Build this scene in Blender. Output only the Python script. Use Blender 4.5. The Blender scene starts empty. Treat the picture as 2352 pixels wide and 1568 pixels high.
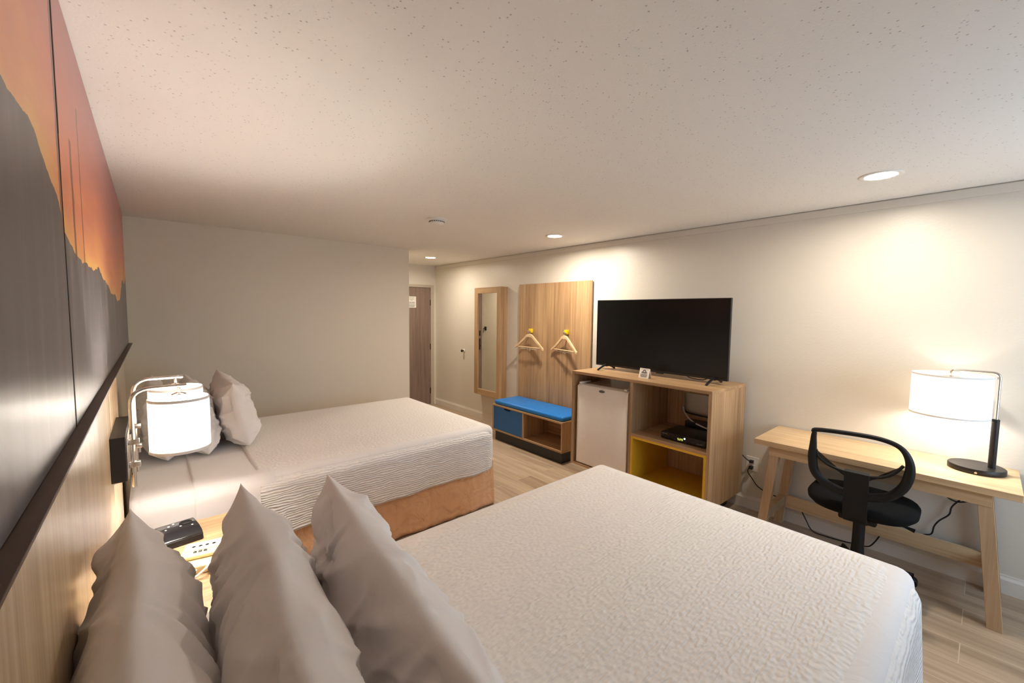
import bpy, bmesh, math, random
from mathutils import Vector, Matrix, noise

sc = bpy.context.scene
C = sc.collection
PI = math.pi

# ------------------------------------------------------------------ camera, world, light, exposure
YAW, PITCH, ROLL = math.radians(41.05), math.radians(4.03), math.radians(0.652)
cam_d = bpy.data.cameras.new('camera')
cam = bpy.data.objects.new('camera', cam_d)
C.objects.link(cam)
F = Vector((math.sin(YAW)*math.cos(PITCH), math.cos(YAW)*math.cos(PITCH), -math.sin(PITCH)))
R0 = Vector((math.cos(YAW), -math.sin(YAW), 0)); U0 = R0.cross(F)
Rv = R0*math.cos(ROLL)+U0*math.sin(ROLL); Uv = -R0*math.sin(ROLL)+U0*math.cos(ROLL)
m = Matrix((Rv, Uv, -F)).transposed().to_4x4(); m.translation = (0, 0, 1.649)
cam.matrix_world = m
cam_d.sensor_width = 36; cam_d.lens = 952.869/2352*36; cam_d.clip_start = 0.02
sc.camera = cam

w = bpy.data.worlds.new('world'); sc.world = w; w.use_nodes = True
w.node_tree.nodes['Background'].inputs[0].default_value = (0.55, 0.75, 1.0, 1)
w.node_tree.nodes['Background'].inputs[1].default_value = 0.8
sc.view_settings.view_transform = 'Standard'; sc.view_settings.look = 'None'
sc.view_settings.gamma = 1; sc.view_settings.use_curve_mapping = False
sc.view_settings.exposure = 2.53

def light(name, typ, loc, energy, col, rot=(0, 0, 0), **k):
    d = bpy.data.lights.new(name, typ); d.energy = energy; d.color = col
    for a, b in k.items(): setattr(d, a, b)
    o = bpy.data.objects.new(name, d); o.location = loc; o.rotation_euler = rot; C.objects.link(o)
    return o
DAY = (0.55, 0.76, 1.0); WARM = (1.0, 0.91, 0.80); SOFT = (1.0, 0.985, 0.955)
# daylight entering through the window in the wall behind the camera
light('window_daylight', 'AREA', (2.75, -1.38, 1.35), 2.3, DAY, (math.radians(90), 0, 0), shape='RECTANGLE', size=1.5, size_y=1.3)

# ------------------------------------------------------------------ materials
def newmat(name):
    mt = bpy.data.materials.new(name); mt.use_nodes = True
    nt = mt.node_tree; return mt, nt, nt.nodes['Principled BSDF']
def setp(b, **k):
    for a, v in k.items():
        s = b.inputs[a]
        s.default_value = (*v, 1) if isinstance(v, tuple) and len(v) == 3 else v
def N(nt, typ, **k):
    n = nt.nodes.new(typ)
    for a, v in k.items():
        if a in n.inputs: n.inputs[a].default_value = v
        else: setattr(n, a, v)
    return n
def L(nt, a, b): nt.links.new(a, b)
def ramp(nt, stops, interp='LINEAR'):
    r = nt.nodes.new('ShaderNodeValToRGB'); r.color_ramp.interpolation = interp
    e = r.color_ramp.elements
    while len(e) < len(stops): e.new(0.5)
    for el, (p, c) in zip(e, stops):
        el.position = p; el.color = (*c, 1) if len(c) == 3 else c
    return r
def bump(nt, b, h, strength=0.3, dist=0.002):
    n = N(nt, 'ShaderNodeBump', Strength=strength, Distance=dist)
    L(nt, h, n.inputs['Height']); L(nt, n.outputs[0], b.inputs['Normal']); return n
def srgb(r, g, b):
    f = lambda c: ((c/255)/12.92 if c <= 10 else ((c/255+0.055)/1.055)**2.4)
    return (f(r), f(g), f(b))

def plain(name, col, rough=0.5, metal=0.0, noise_amt=0.04, scale=30, bmp=0.0, bscale=200, spec=0.5):
    mt, nt, b = newmat(name)
    tc = N(nt, 'ShaderNodeTexCoord'); nz = N(nt, 'ShaderNodeTexNoise', Scale=scale, Detail=3.0)
    L(nt, tc.outputs['Object'], nz.inputs['Vector'])
    lo = tuple(c*(1-noise_amt) for c in col); hi = tuple(min(1, c*(1+noise_amt)) for c in col)
    r = ramp(nt, [(0.3, lo), (0.7, hi)]); L(nt, nz.outputs[0], r.inputs[0]); L(nt, r.outputs[0], b.inputs['Base Color'])
    setp(b, Roughness=rough, Metallic=metal); b.inputs['Specular IOR Level'].default_value = spec
    if bmp:
        n2 = N(nt, 'ShaderNodeTexNoise', Scale=bscale, Detail=2.0); L(nt, tc.outputs['Object'], n2.inputs['Vector'])
        bump(nt, b, n2.outputs[0], bmp, 0.002)
    return mt

def wood(name, dark, mid, light_, axis='z', s=1.0, rough=0.45):
    mt, nt, b = newmat(name)
    tc = N(nt, 'ShaderNodeTexCoord')
    def streak(across, along):
        mp = N(nt, 'ShaderNodeMapping')
        v = [across*s]*3; v['xyz'.index(axis)] = along*s
        mp.inputs['Scale'].default_value = v; L(nt, tc.outputs['Object'], mp.inputs[0])
        n = N(nt, 'ShaderNodeTexNoise', Scale=1.0, Detail=5.0, Roughness=0.6, Distortion=0.25); L(nt, mp.outputs[0], n.inputs['Vector']); return n
    a = streak(7, 0.5); c = streak(55, 1.4)
    mx = N(nt, 'ShaderNodeMix', data_type='FLOAT'); mx.inputs[0].default_value = 0.45
    L(nt, a.outputs[0], mx.inputs[2]); L(nt, c.outputs[0], mx.inputs[3])
    r = ramp(nt, [(0.34, dark), (0.5, mid), (0.64, light_)]); L(nt, mx.outputs[0], r.inputs[0])
    L(nt, r.outputs[0], b.inputs['Base Color']); setp(b, Roughness=rough)
    bump(nt, b, c.outputs[0], 0.12, 0.001)
    return mt

OAK = (srgb(146, 113, 80), srgb(182, 146, 106), srgb(203, 168, 126))
M = {}
M['oak_z'] = wood('oak_vertical_grain', *OAK, 'z')
M['oak_y'] = wood('oak_lengthwise_grain', *OAK, 'y')
M['oak_x'] = wood('oak_crosswise_grain', *OAK, 'x')
LOAK = (srgb(178, 143, 104), srgb(208, 176, 134), srgb(225, 196, 154))
M['desk_y'] = wood('light_oak_desk_grain', *LOAK, 'y')
M['desk_z'] = wood('light_oak_leg_grain', srgb(160, 130, 98), srgb(186, 156, 120), srgb(202, 172, 136), 'z')
M['walnut'] = wood('walnut_door_grain', srgb(112, 92, 80), srgb(134, 112, 98), srgb(150, 126, 110), 'z')
M['head'] = wood('headboard_oak_grain', srgb(176, 146, 112), srgb(206, 176, 138), srgb(222, 194, 156), 'z', rough=0.25)
M['head'].node_tree.nodes['Principled BSDF'].inputs['Specular IOR Level'].default_value = 0.9
M['darkwood'] = wood('dark_ledge_wood', srgb(60, 44, 34), srgb(78, 58, 46), srgb(92, 70, 56), 'y')
M['hangerwood'] = wood('pale_hanger_wood', srgb(212, 176, 128), srgb(234, 200, 154), srgb(244, 216, 172), 'y', 2.0, 0.35)
M['black'] = plain('black_plastic', (0.012, 0.012, 0.013), 0.35, bmp=0.05)
M['blackfab'] = plain('black_fabric', (0.007, 0.007, 0.007), 0.95, bmp=0.3, bscale=500, spec=0.15)
M['chairblack'] = plain('dull_black_plastic', (0.008, 0.008, 0.008), 0.5, bmp=0.05, spec=0.3)
M['plinth'] = plain('black_laminate', (0.02, 0.02, 0.022), 0.45)
M['bronze'] = plain('dark_bronze_metal', (0.035, 0.03, 0.027), 0.42, 0.6)
M['chrome'] = plain('brushed_nickel', (0.62, 0.58, 0.52), 0.25, 1.0, 0.02)
M['white'] = plain('white_plastic', srgb(236, 232, 224), 0.35, noise_amt=0.01)
M['fridge'] = plain('white_enamel', srgb(244, 236, 226), 0.35, noise_amt=0.015, bmp=0.08, bscale=350)
M['blue'] = plain('blue_vinyl', srgb(20, 122, 205), 0.38, bmp=0.12, bscale=260)
M['bluelam'] = plain('blue_laminate', srgb(36, 104, 168), 0.45)
M['yellow'] = plain('yellow_laminate', srgb(226, 178, 44), 0.45)
M['yellowplastic'] = plain('yellow_hook_paint', srgb(240, 205, 20), 0.35)
M['trimw'] = plain('white_gloss_trim', srgb(228, 220, 208), 0.35, noise_amt=0.01)
M['framep'] = plain('beige_door_frame_paint', srgb(190, 176, 158), 0.4, noise_amt=0.02)
M['grey'] = plain('grey_badge', (0.2, 0.2, 0.18), 0.3, 0.6)
M['paper'] = plain('white_card', srgb(238, 232, 222), 0.7, noise_amt=0.01)
M['ink'] = plain('dark_print', (0.05, 0.05, 0.055), 0.7)
M['inkgrey'] = plain('grey_print', (0.22, 0.2, 0.19), 0.7)
M['cream'] = plain('cream_plastic', srgb(222, 200, 150), 0.4)
M['matteblack'] = plain('matte_dark_seam', (0.02, 0.017, 0.015), 0.95, spec=0.05)

def wallmat(name, col, rough, bs, bscale):
    mt, nt, b = newmat(name)
    tc = N(nt, 'ShaderNodeTexCoord')
    n1 = N(nt, 'ShaderNodeTexNoise', Scale=bscale, Detail=3.0); n2 = N(nt, 'ShaderNodeTexNoise', Scale=1.3, Detail=2.0)
    L(nt, tc.outputs['Object'], n1.inputs['Vector']); L(nt, tc.outputs['Object'], n2.inputs['Vector'])
    r = ramp(nt, [(0.3, tuple(c*0.98 for c in col)), (0.7, col)]); L(nt, n2.outputs[0], r.inputs[0])
    L(nt, r.outputs[0], b.inputs['Base Color']); setp(b, Roughness=rough); bump(nt, b, n1.outputs[0], bs, 0.003)
    return mt
M['wall'] = wallmat('greige_orange_peel_paint', srgb(222, 214, 200), 0.38, 0.25, 75)
M['wallfar'] = wallmat('taupe_paint', srgb(228, 217, 197), 0.5, 0.1, 90)

def ceilmat():
    mt, nt, b = newmat('popcorn_ceiling_paint')
    tc = N(nt, 'ShaderNodeTexCoord')
    vo = N(nt, 'ShaderNodeTexVoronoi', Scale=56.0); vo.inputs['Randomness'].default_value = 1.0
    n1 = N(nt, 'ShaderNodeTexNoise', Scale=120.0, Detail=3.0); n2 = N(nt, 'ShaderNodeTexNoise', Scale=38.0, Detail=1.0)
    for n in (vo, n1, n2): L(nt, tc.outputs['Object'], n.inputs['Vector'])
    shade_dots = ramp(nt, [(0.0, (1, 1, 1)), (0.22, (0, 0, 0))]); L(nt, vo.outputs['Distance'], shade_dots.inputs[0])  # dark specks: shading of the popcorn bumps put into the colour
    gate = ramp(nt, [(0.45, (0, 0, 0)), (0.56, (1, 1, 1))]); L(nt, n2.outputs[0], gate.inputs[0])
    mu = N(nt, 'ShaderNodeMath', operation='MULTIPLY'); L(nt, shade_dots.outputs[0], mu.inputs[0]); L(nt, gate.outputs[0], mu.inputs[1])
    col = N(nt, 'ShaderNodeMix', data_type='RGBA')
    col.inputs[6].default_value = (*srgb(240, 235, 227), 1); col.inputs[7].default_value = (*srgb(150, 138, 124), 1)
    L(nt, mu.outputs[0], col.inputs[0]); L(nt, col.outputs[2], b.inputs['Base Color'])
    ad = N(nt, 'ShaderNodeMath', operation='MULTIPLY_ADD'); ad.inputs[1].default_value = 0.35
    L(nt, n1.outputs[0], ad.inputs[0]); L(nt, mu.outputs[0], ad.inputs[2])
    setp(b, Roughness=0.85); bump(nt, b, ad.outputs[0], 0.35, 0.006); return mt
M['ceil'] = ceilmat()

def floormat():
    mt, nt, b = newmat('oak_vinyl_planks')
    tc = N(nt, 'ShaderNodeTexCoord'); mp = N(nt, 'ShaderNodeMapping'); mp.inputs['Rotation'].default_value = (0, 0, PI/2)
    L(nt, tc.outputs['Object'], mp.inputs[0])
    br = N(nt, 'ShaderNodeTexBrick', Scale=1.0); br.offset = 0.37
    br.inputs['Brick Width'].default_value = 1.25; br.inputs['Row Height'].default_value = 0.19
    br.inputs['Mortar Size'].default_value = 0.0025; br.inputs['Mortar Smooth'].default_value = 0.3
    br.inputs['Color1'].default_value = (0.25, 0.25, 0.25, 1); br.inputs['Color2'].default_value = (0.75, 0.75, 0.75, 1)
    br.inputs['Mortar'].default_value = (0.5, 0.5, 0.5, 1); L(nt, mp.outputs[0], br.inputs['Vector'])
    ms = N(nt, 'ShaderNodeMapping'); ms.inputs['Scale'].default_value = (16, 0.9, 16); L(nt, tc.outputs['Object'], ms.inputs[0])
    off = N(nt, 'ShaderNodeVectorMath', operation='MULTIPLY_ADD'); off.inputs[1].default_value = (9, 9, 9)
    L(nt, br.outputs['Color'], off.inputs[0]); L(nt, ms.outputs[0], off.inputs[2])
    nz = N(nt, 'ShaderNodeTexNoise', Scale=1.0, Detail=6.0, Roughness=0.62, Distortion=0.4); L(nt, off.outputs[0], nz.inputs['Vector'])
    mx = N(nt, 'ShaderNodeMix', data_type='FLOAT'); mx.inputs[0].default_value = 0.3
    L(nt, nz.outputs[0], mx.inputs[2]); L(nt, br.outputs['Color'], mx.inputs[3])
    r = ramp(nt, [(0.3, srgb(142, 120, 96)), (0.5, srgb(176, 152, 126)), (0.68, srgb(200, 177, 150))]); L(nt, mx.outputs[0], r.inputs[0])
    mc = N(nt, 'ShaderNodeMix', data_type='RGBA'); mc.inputs[7].default_value = (*srgb(196, 176, 150), 1)  # pale joint colour stands in for light glinting on the plank bevels
    L(nt, br.outputs['Fac'], mc.inputs[0]); L(nt, r.outputs[0], mc.inputs[6]); L(nt, mc.outputs[2], b.inputs['Base Color'])
    setp(b, Roughness=0.4); bump(nt, b, nz.outputs[0], 0.1, 0.001); return mt
M['floor'] = floormat()

def clothmat(name, col, ripple=0.0, fine=(0.2, 9.0, .012)):
    mt, nt, b = newmat(name)
    tc = N(nt, 'ShaderNodeTexCoord')
    setp(b, Roughness=0.85); b.inputs['Specular IOR Level'].default_value = 0.2
    b.inputs['Sheen Weight'].default_value = 0.15
    nz = N(nt, 'ShaderNodeTexNoise', Scale=2.0, Detail=2.0); L(nt, tc.outputs['Object'], nz.inputs['Vector'])
    r = ramp(nt, [(0.3, tuple(c*0.97 for c in col)), (0.7, col)]); L(nt, nz.outputs[0], r.inputs[0]); L(nt, r.outputs[0], b.inputs['Base Color'])
    if ripple:
        def nz_(sx, sy, det):
            mp = N(nt, 'ShaderNodeMapping'); mp.inputs['Scale'].default_value = (sx, sy, 1); L(nt, tc.outputs['UV'], mp.inputs[0])
            q = N(nt, 'ShaderNodeTexNoise', Scale=1.0, Detail=det); L(nt, mp.outputs[0], q.inputs['Vector']); return q.outputs[0]
        def mth(op, a, b_, c=None):
            q = N(nt, 'ShaderNodeMath', operation=op)
            for k_, v_ in enumerate((a, b_, c)):
                if v_ is None: continue
                if isinstance(v_, (int, float)): q.inputs[k_].default_value = v_
                else: L(nt, v_, q.inputs[k_])
            return q.outputs[0]
        sp = N(nt, 'ShaderNodeSeparateXYZ'); L(nt, tc.outputs['UV'], sp.inputs[0])
        wob = mth('MULTIPLY_ADD', nz_(10, 20, 1.0), .024, sp.outputs['Y'])
        rows = mth('SINE', mth('MULTIPLY', wob, 2*PI/.0145), 0.0)
        ge = N(nt, 'ShaderNodeNewGeometry'); sg = N(nt, 'ShaderNodeSeparateXYZ'); L(nt, ge.outputs['Normal'], sg.inputs[0])
        side = mth('SUBTRACT', 1.0, mth('ABSOLUTE', sg.outputs['Z'], 0.0))          # the cloth pulls into long ripples where it hangs
        wgt = mth('MULTIPLY_ADD', side, .75, .2)
        pulled = mth('MULTIPLY', mth('MULTIPLY_ADD', rows, .5, .5), mth('MULTIPLY_ADD', nz_(30, 60, .5), 2.6, -.2))
        mxh = N(nt, 'ShaderNodeMix', data_type='FLOAT'); L(nt, wgt, mxh.inputs[0]); L(nt, mth('MULTIPLY', nz_(54, 76, .3), 1.05), mxh.inputs[2]); L(nt, pulled, mxh.inputs[3])
        hgt = mxh.outputs[0]
        bump(nt, b, hgt, ripple, 0.006)
    elif fine:
        n1 = N(nt, 'ShaderNodeTexNoise', Scale=fine[1], Detail=3.0, Distortion=1.2); L(nt, tc.outputs['Object'], n1.inputs['Vector'])
        bump(nt, b, n1.outputs[0], fine[0], fine[2])
    return mt
M['coverlet'] = clothmat('white_matelasse_coverlet', srgb(242, 235, 228), 0.8)
M['linen'] = clothmat('white_cotton', srgb(238, 231, 226))
M['skirt'] = clothmat('tan_bed_skirt_cloth', srgb(232, 182, 138), 0.0, (.55, 7.0, .05))

def shademat():
    mt, nt, b = newmat('white_lamp_shade_fabric')
    nt.nodes.remove(b); out = nt.nodes['Material Output']
    d = N(nt, 'ShaderNodeBsdfDiffuse'); t = N(nt, 'ShaderNodeBsdfTranslucent'); e = N(nt, 'ShaderNodeEmission')
    tc = N(nt, 'ShaderNodeTexCoord'); wv = N(nt, 'ShaderNodeTexNoise', Scale=160.0); L(nt, tc.outputs['Object'], wv.inputs['Vector'])
    r = ramp(nt, [(0.3, (0.70, 0.68, 0.66)), (0.7, (0.76, 0.74, 0.72))]); L(nt, wv.outputs[0], r.inputs[0])
    L(nt, r.outputs[0], d.inputs[0]); L(nt, r.outputs[0], t.inputs[0])
    e.inputs[0].default_value = (1.0, 0.93, 0.82, 1); e.inputs[1].default_value = 0.12
    mx = N(nt, 'ShaderNodeMixShader'); mx.inputs[0].default_value = 0.28; ad = N(nt, 'ShaderNodeAddShader')
    L(nt, d.outputs[0], mx.inputs[1]); L(nt, t.outputs[0], mx.inputs[2]); L(nt, mx.outputs[0], ad.inputs[0]); L(nt, e.outputs[0], ad.inputs[1])
    L(nt, ad.outputs[0], out.inputs[0]); return mt
M['shade'] = shademat()
def emit(name, col, s):
    mt, nt, b = newmat(name); setp(b, **{'Base Color': col, 'Emission Color': col, 'Emission Strength': s}); return mt
M['led'] = emit('warm_led_lens', (1.0, 0.86, 0.62), 14.0)
M['bulb'] = emit('lit_bulb', (1.0, 0.9, 0.72), 9.0)
M['digits'] = emit('yellow_green_digits', (0.75, 0.8, 0.15), 0.25)
M['blueled'] = emit('blue_white_led', (0.45, 0.75, 1.0), 1.2)
def screenmat():
    mt, nt, b = newmat('black_glass_screen'); setp(b, **{'Base Color': (0.004, 0.004, 0.004), 'Roughness': 0.22}); b.inputs['Specular IOR Level'].default_value = 0.35; return mt
M['screen'] = screenmat()
def glassm():
    mt, nt, b = newmat('silvered_glass'); setp(b, **{'Base Color': (0.86, 0.87, 0.84), 'Metallic': 1.0, 'Roughness': 0.02}); return mt
M['mirror'] = glassm()
def paneglass():
    mt, nt, b = newmat('clear_window_glass'); setp(b, **{'Base Color': (1, 1, 1), 'Roughness': 0.0, 'Transmission Weight': 1.0, 'IOR': 1.02}); return mt
M['pane'] = paneglass()
def meshfab(name, lo, hi):
    mt, nt, b = newmat(name); out = nt.nodes['Material Output']
    setp(b, **{'Base Color': (0.01, 0.01, 0.01), 'Roughness': 0.7})
    tc = N(nt, 'ShaderNodeTexCoord'); ck = N(nt, 'ShaderNodeTexChecker', Scale=520.0); L(nt, tc.outputs['Object'], ck.inputs['Vector'])
    mr = N(nt, 'ShaderNodeMapRange'); mr.inputs[3].default_value = lo; mr.inputs[4].default_value = hi; L(nt, ck.outputs['Fac'], mr.inputs[0])
    tr = N(nt, 'ShaderNodeBsdfTransparent'); mx = N(nt, 'ShaderNodeMixShader')
    L(nt, mr.outputs[0], mx.inputs[0]); L(nt, tr.outputs[0], mx.inputs[1]); L(nt, b.outputs[0], mx.inputs[2]); L(nt, mx.outputs[0], out.inputs[0]); return mt
M['mesh'] = meshfab('black_mesh_fabric', 0.05, 0.22)
M['mesh_dense'] = meshfab('dense_black_mesh_fabric', 0.55, 0.85)

def muralmat():
    mt, nt, b = newmat('printed_sunset_mural')
    tc = N(nt, 'ShaderNodeTexCoord'); sp = N(nt, 'ShaderNodeSeparateXYZ'); L(nt, tc.outputs['Object'], sp.inputs[0])
    Y, Z = sp.outputs['Y'], sp.outputs['Z']      # metres, room coordinates
    def math_(op, a, b_=None, c=None):
        n = N(nt, 'ShaderNodeMath', operation=op)
        for i, v in enumerate((a, b_, c)):
            if v is None: continue
            if isinstance(v, (int, float)): n.inputs[i].default_value = v
            else: L(nt, v, n.inputs[i])
        return n.outputs[0]
    t = math_('DIVIDE', Y, 5.0)
    pts = [(0.0, 2.02), (.75, 2.0), (.98, 1.97), (1.11, 1.985), (1.40, 1.90), (1.47, 1.815), (1.8, 1.787), (2.17, 1.783), (2.30, 1.812), (2.55, 1.775), (2.82, 1.747),
           (3.05, 1.715), (3.25, 1.73), (3.45, 1.685), (3.75, 1.70), (4.18, 1.86), (4.5, 1.83), (4.735, 1.90)]
    h = ramp(nt, [(y/5, ((z-1.3)/1.0,)*3) for y, z in pts]); L(nt, t, h.inputs[0])
    hz = math_('MULTIPLY_ADD', h.outputs[0], 1.0, 1.3)
    nz = N(nt, 'ShaderNodeTexNoise', Scale=7.0, Detail=6.0); L(nt, tc.outputs['Object'], nz.inputs['Vector'])
    hz = math_('MULTIPLY_ADD', math_('SUBTRACT', nz.outputs[0], 0.5), 0.06, hz)
    dz = math_('SUBTRACT', Z, hz)
    mask = math_('GREATER_THAN', dz, 0.0)
    # sky
    mp = N(nt, 'ShaderNodeMapping'); mp.inputs['Scale'].default_value = (1, 1.1, 5.0); mp.inputs['Rotation'].default_value = (0.35, 0, 0); L(nt, tc.outputs['Object'], mp.inputs[0])
    cl = N(nt, 'ShaderNodeTexNoise', Scale=1.6, Detail=5.0, Distortion=0.6); L(nt, mp.outputs[0], cl.inputs['Vector'])
    sky = ramp(nt, [(0.0, srgb(248, 186, 100)), (0.12, srgb(244, 160, 96)), (0.32, srgb(232, 138, 100)), (0.6, srgb(214, 130, 112)), (1.0, srgb(188, 122, 120))])
    L(nt, math_('MULTIPLY_ADD', math_('SUBTRACT', cl.outputs[0], 0.5), 0.55, math_('DIVIDE', dz, 0.62)), sky.inputs[0])
    # land
    mp2 = N(nt, 'ShaderNodeMapping'); mp2.inputs['Scale'].default_value = (1, 14, 1.4); L(nt, tc.outputs['Object'], mp2.inputs[0])
    ln = N(nt, 'ShaderNodeTexNoise', Scale=1.0, Detail=5.0); L(nt, mp2.outputs[0], ln.inputs['Vector'])
    land = ramp(nt, [(0.3, srgb(86, 80, 80)), (0.55, srgb(100, 94, 95)), (0.72, srgb(128, 122, 124))]); L(nt, ln.outputs[0], land.inputs[0])
    # bare tree trunks printed on the picture
    def line(y0, wd, z0, z1):
        wob = math_('MULTIPLY_ADD', math_('SUBTRACT', nz.outputs[0], 0.5), 0.05, Y)
        a = math_('LESS_THAN', math_('ABSOLUTE', math_('SUBTRACT', wob, y0)), wd)
        return math_('MULTIPLY', a, math_('MULTIPLY', math_('GREATER_THAN', Z, z0), math_('LESS_THAN', Z, z1)))
    tr = math_('MAXIMUM', line(1.86, 0.012, 1.75, 2.25), math_('MAXIMUM', line(1.66, 0.02, 1.78, 2.1), line(1.452, 0.026, 1.82, 2.5)))
    c1 = N(nt, 'ShaderNodeMix', data_type='RGBA'); L(nt, mask, c1.inputs[0]); L(nt, land.outputs[0], c1.inputs[6]); L(nt, sky.outputs[0], c1.inputs[7])
    c2 = N(nt, 'ShaderNodeMix', data_type='RGBA'); L(nt, math_('MULTIPLY', tr, 0.8), c2.inputs[0]); L(nt, c1.outputs[2], c2.inputs[6]); c2.inputs[7].default_value = (*srgb(110, 52, 38), 1)
    L(nt, c2.outputs[2], b.inputs['Base Color']); setp(b, Roughness=0.33); b.inputs['Specular IOR Level'].default_value = 0.7
    n3 = N(nt, 'ShaderNodeTexNoise', Scale=220.0); L(nt, tc.outputs['Object'], n3.inputs['Vector']); bump(nt, b, n3.outputs[0], 0.1, 0.001)
    return mt
M['mural'] = muralmat()

# ------------------------------------------------------------------ mesh helpers
def nb(): return bmesh.new()
def box(bm, x0, x1, y0, y1, z0, z1, bev=0.0, seg=2, mat=None):
    r = bmesh.ops.create_cube(bm, size=1.0); vs = r['verts']
    c = Vector(((x0+x1)/2, (y0+y1)/2, (z0+z1)/2))
    for v in vs: v.co = Vector((v.co.x*(x1-x0), v.co.y*(y1-y0), v.co.z*(z1-z0)))+c
    if bev:
        es = list({e for v in vs for e in v.link_edges})
        r2 = bmesh.ops.bevel(bm, geom=es, offset=bev, segments=seg, affect='EDGES', profile=0.5)
        vs = list({v for f in r2['faces'] for v in f.verts} | {v for v in vs if v.is_valid})
    if mat is not None:
        for v in vs: v.co = mat @ v.co
    return vs
def tube(bm, pts, r, seg=10, closed=False):
    P = [Vector(p) for p in pts]; n = len(P); rr = r if isinstance(r, (list, tuple)) else [r]*n
    T = []
    for i in range(n):
        a = P[(i-1) % n] if (closed or i > 0) else P[i]; b = P[(i+1) % n] if (closed or i < n-1) else P[i]
        T.append((b-a).normalized())
    up = Vector((0, 0, 1)) if abs(T[0].z) < 0.9 else Vector((1, 0, 0))
    nrm = (up-T[0]*up.dot(T[0])).normalized(); rings = []
    for i in range(n):
        nrm = (nrm-T[i]*nrm.dot(T[i])).normalized(); bi = T[i].cross(nrm)
        rings.append([bm.verts.new(P[i]+(nrm*math.cos(2*PI*k/seg)+bi*math.sin(2*PI*k/seg))*rr[i]) for k in range(seg)])
    for i in range(n if closed else n-1):
        A, Bq = rings[i], rings[(i+1) % n]
        for k in range(seg): bm.faces.new((A[k], A[(k+1) % seg], Bq[(k+1) % seg], Bq[k]))
    if not closed:
        bm.faces.new(rings[0][::-1]); bm.faces.new(rings[-1])
def fillet(pts, r, n=6):
    P = [Vector(p) for p in pts]; out = [P[0]]
    for i in range(1, len(P)-1):
        a, b, c = P[i-1], P[i], P[i+1]; d1 = (a-b); d2 = (c-b); q = min(r, d1.length*0.49, d2.length*0.49)
        s, e = b+d1.normalized()*q, b+d2.normalized()*q
        for k in range(n+1):
            t = k/n; out.append(s*(1-t)**2+b*2*t*(1-t)+e*t*t)
    return out+[P[-1]]
def crom(pts, n=8, closed=False):
    P = [Vector(p) for p in pts]; m_ = len(P); out = []
    for i in range(m_ if closed else m_-1):
        g = lambda k: P[k % m_] if closed else P[max(0, min(m_-1, k))]
        p0, p1, p2, p3 = g(i-1), g(i), g(i+1), g(i+2)
        for k in range(n):
            t = k/n
            out.append(0.5*((2*p1)+(p2-p0)*t+(2*p0-5*p1+4*p2-p3)*t*t+(3*p1-p0-3*p2+p3)*t**3))
    if not closed: out.append(P[-1])
    return out
def lathe(bm, prof, c=(0, 0, 0), seg=32, axis='z'):
    c = Vector(c); rings = []
    for r, h in prof:
        ring = []
        for k in range(seg):
            a = 2*PI*k/seg; p = Vector((r*math.cos(a), r*math.sin(a), h))
            if axis == 'x': p = Vector((h, r*math.cos(a), r*math.sin(a)))
            ring.append(bm.verts.new(c+p))
        rings.append(ring)
    for A, Bq in zip(rings, rings[1:]):
        for k in range(seg): bm.faces.new((A[k], A[(k+1) % seg], Bq[(k+1) % seg], Bq[k]))
    if prof[0] == prof[-1]: return
    if prof[0][0] > 1e-6: bm.faces.new(rings[0][::-1])
    if prof[-1][0] > 1e-6: bm.faces.new(rings[-1])
def prism(bm, pts, t0, t1, axis='x'):
    def P(a, b, t): return {'x': (t, a, b), 'y': (a, t, b), 'z': (a, b, t)}[axis]
    A = [bm.verts.new(P(a, b, t0)) for a, b in pts]; Bq = [bm.verts.new(P(a, b, t1)) for a, b in pts]
    n = len(pts)
    for k in range(n): bm.faces.new((A[k], A[(k+1) % n], Bq[(k+1) % n], Bq[k]))
    bm.faces.new(A[::-1]); bm.faces.new(Bq)
def obj(name, bm, mat, parent=None, smooth=None, loc=None):
    bmesh.ops.remove_doubles(bm, verts=bm.verts, dist=1e-6)
    bmesh.ops.recalc_face_normals(bm, faces=bm.faces)
    me = bpy.data.meshes.new(name); bm.to_mesh(me); bm.free()
    me.materials.append(M[mat] if isinstance(mat, str) else mat)
    if smooth is not None:
        me.shade_smooth()
        if smooth < 179: me.set_sharp_from_angle(angle=math.radians(smooth))
    o = bpy.data.objects.new(name, me); C.objects.link(o)
    if parent: o.parent = parent
    if loc: o.location = loc
    return o
def tag(o, label, cat, group=None):
    o['label'] = label; o['category'] = cat
    if group: o['group'] = group
    return o
def thing(name, label, cat, loc=(0, 0, 0), rz=0.0, group=None):
    o = bpy.data.objects.new(name, None); o.empty_display_size = 0.1; o.location = loc; o.rotation_euler = (0, 0, rz); C.objects.link(o)
    return tag(o, label, cat, group)
def struct(name, bm, mat, parent=None, smooth=None):
    o = obj(name, bm, mat, parent, smooth)
    if parent is None: o['kind'] = 'structure'
    return o
def one(*a, **k):
    bm = nb(); box(bm, *a, **k); return bm

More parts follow.
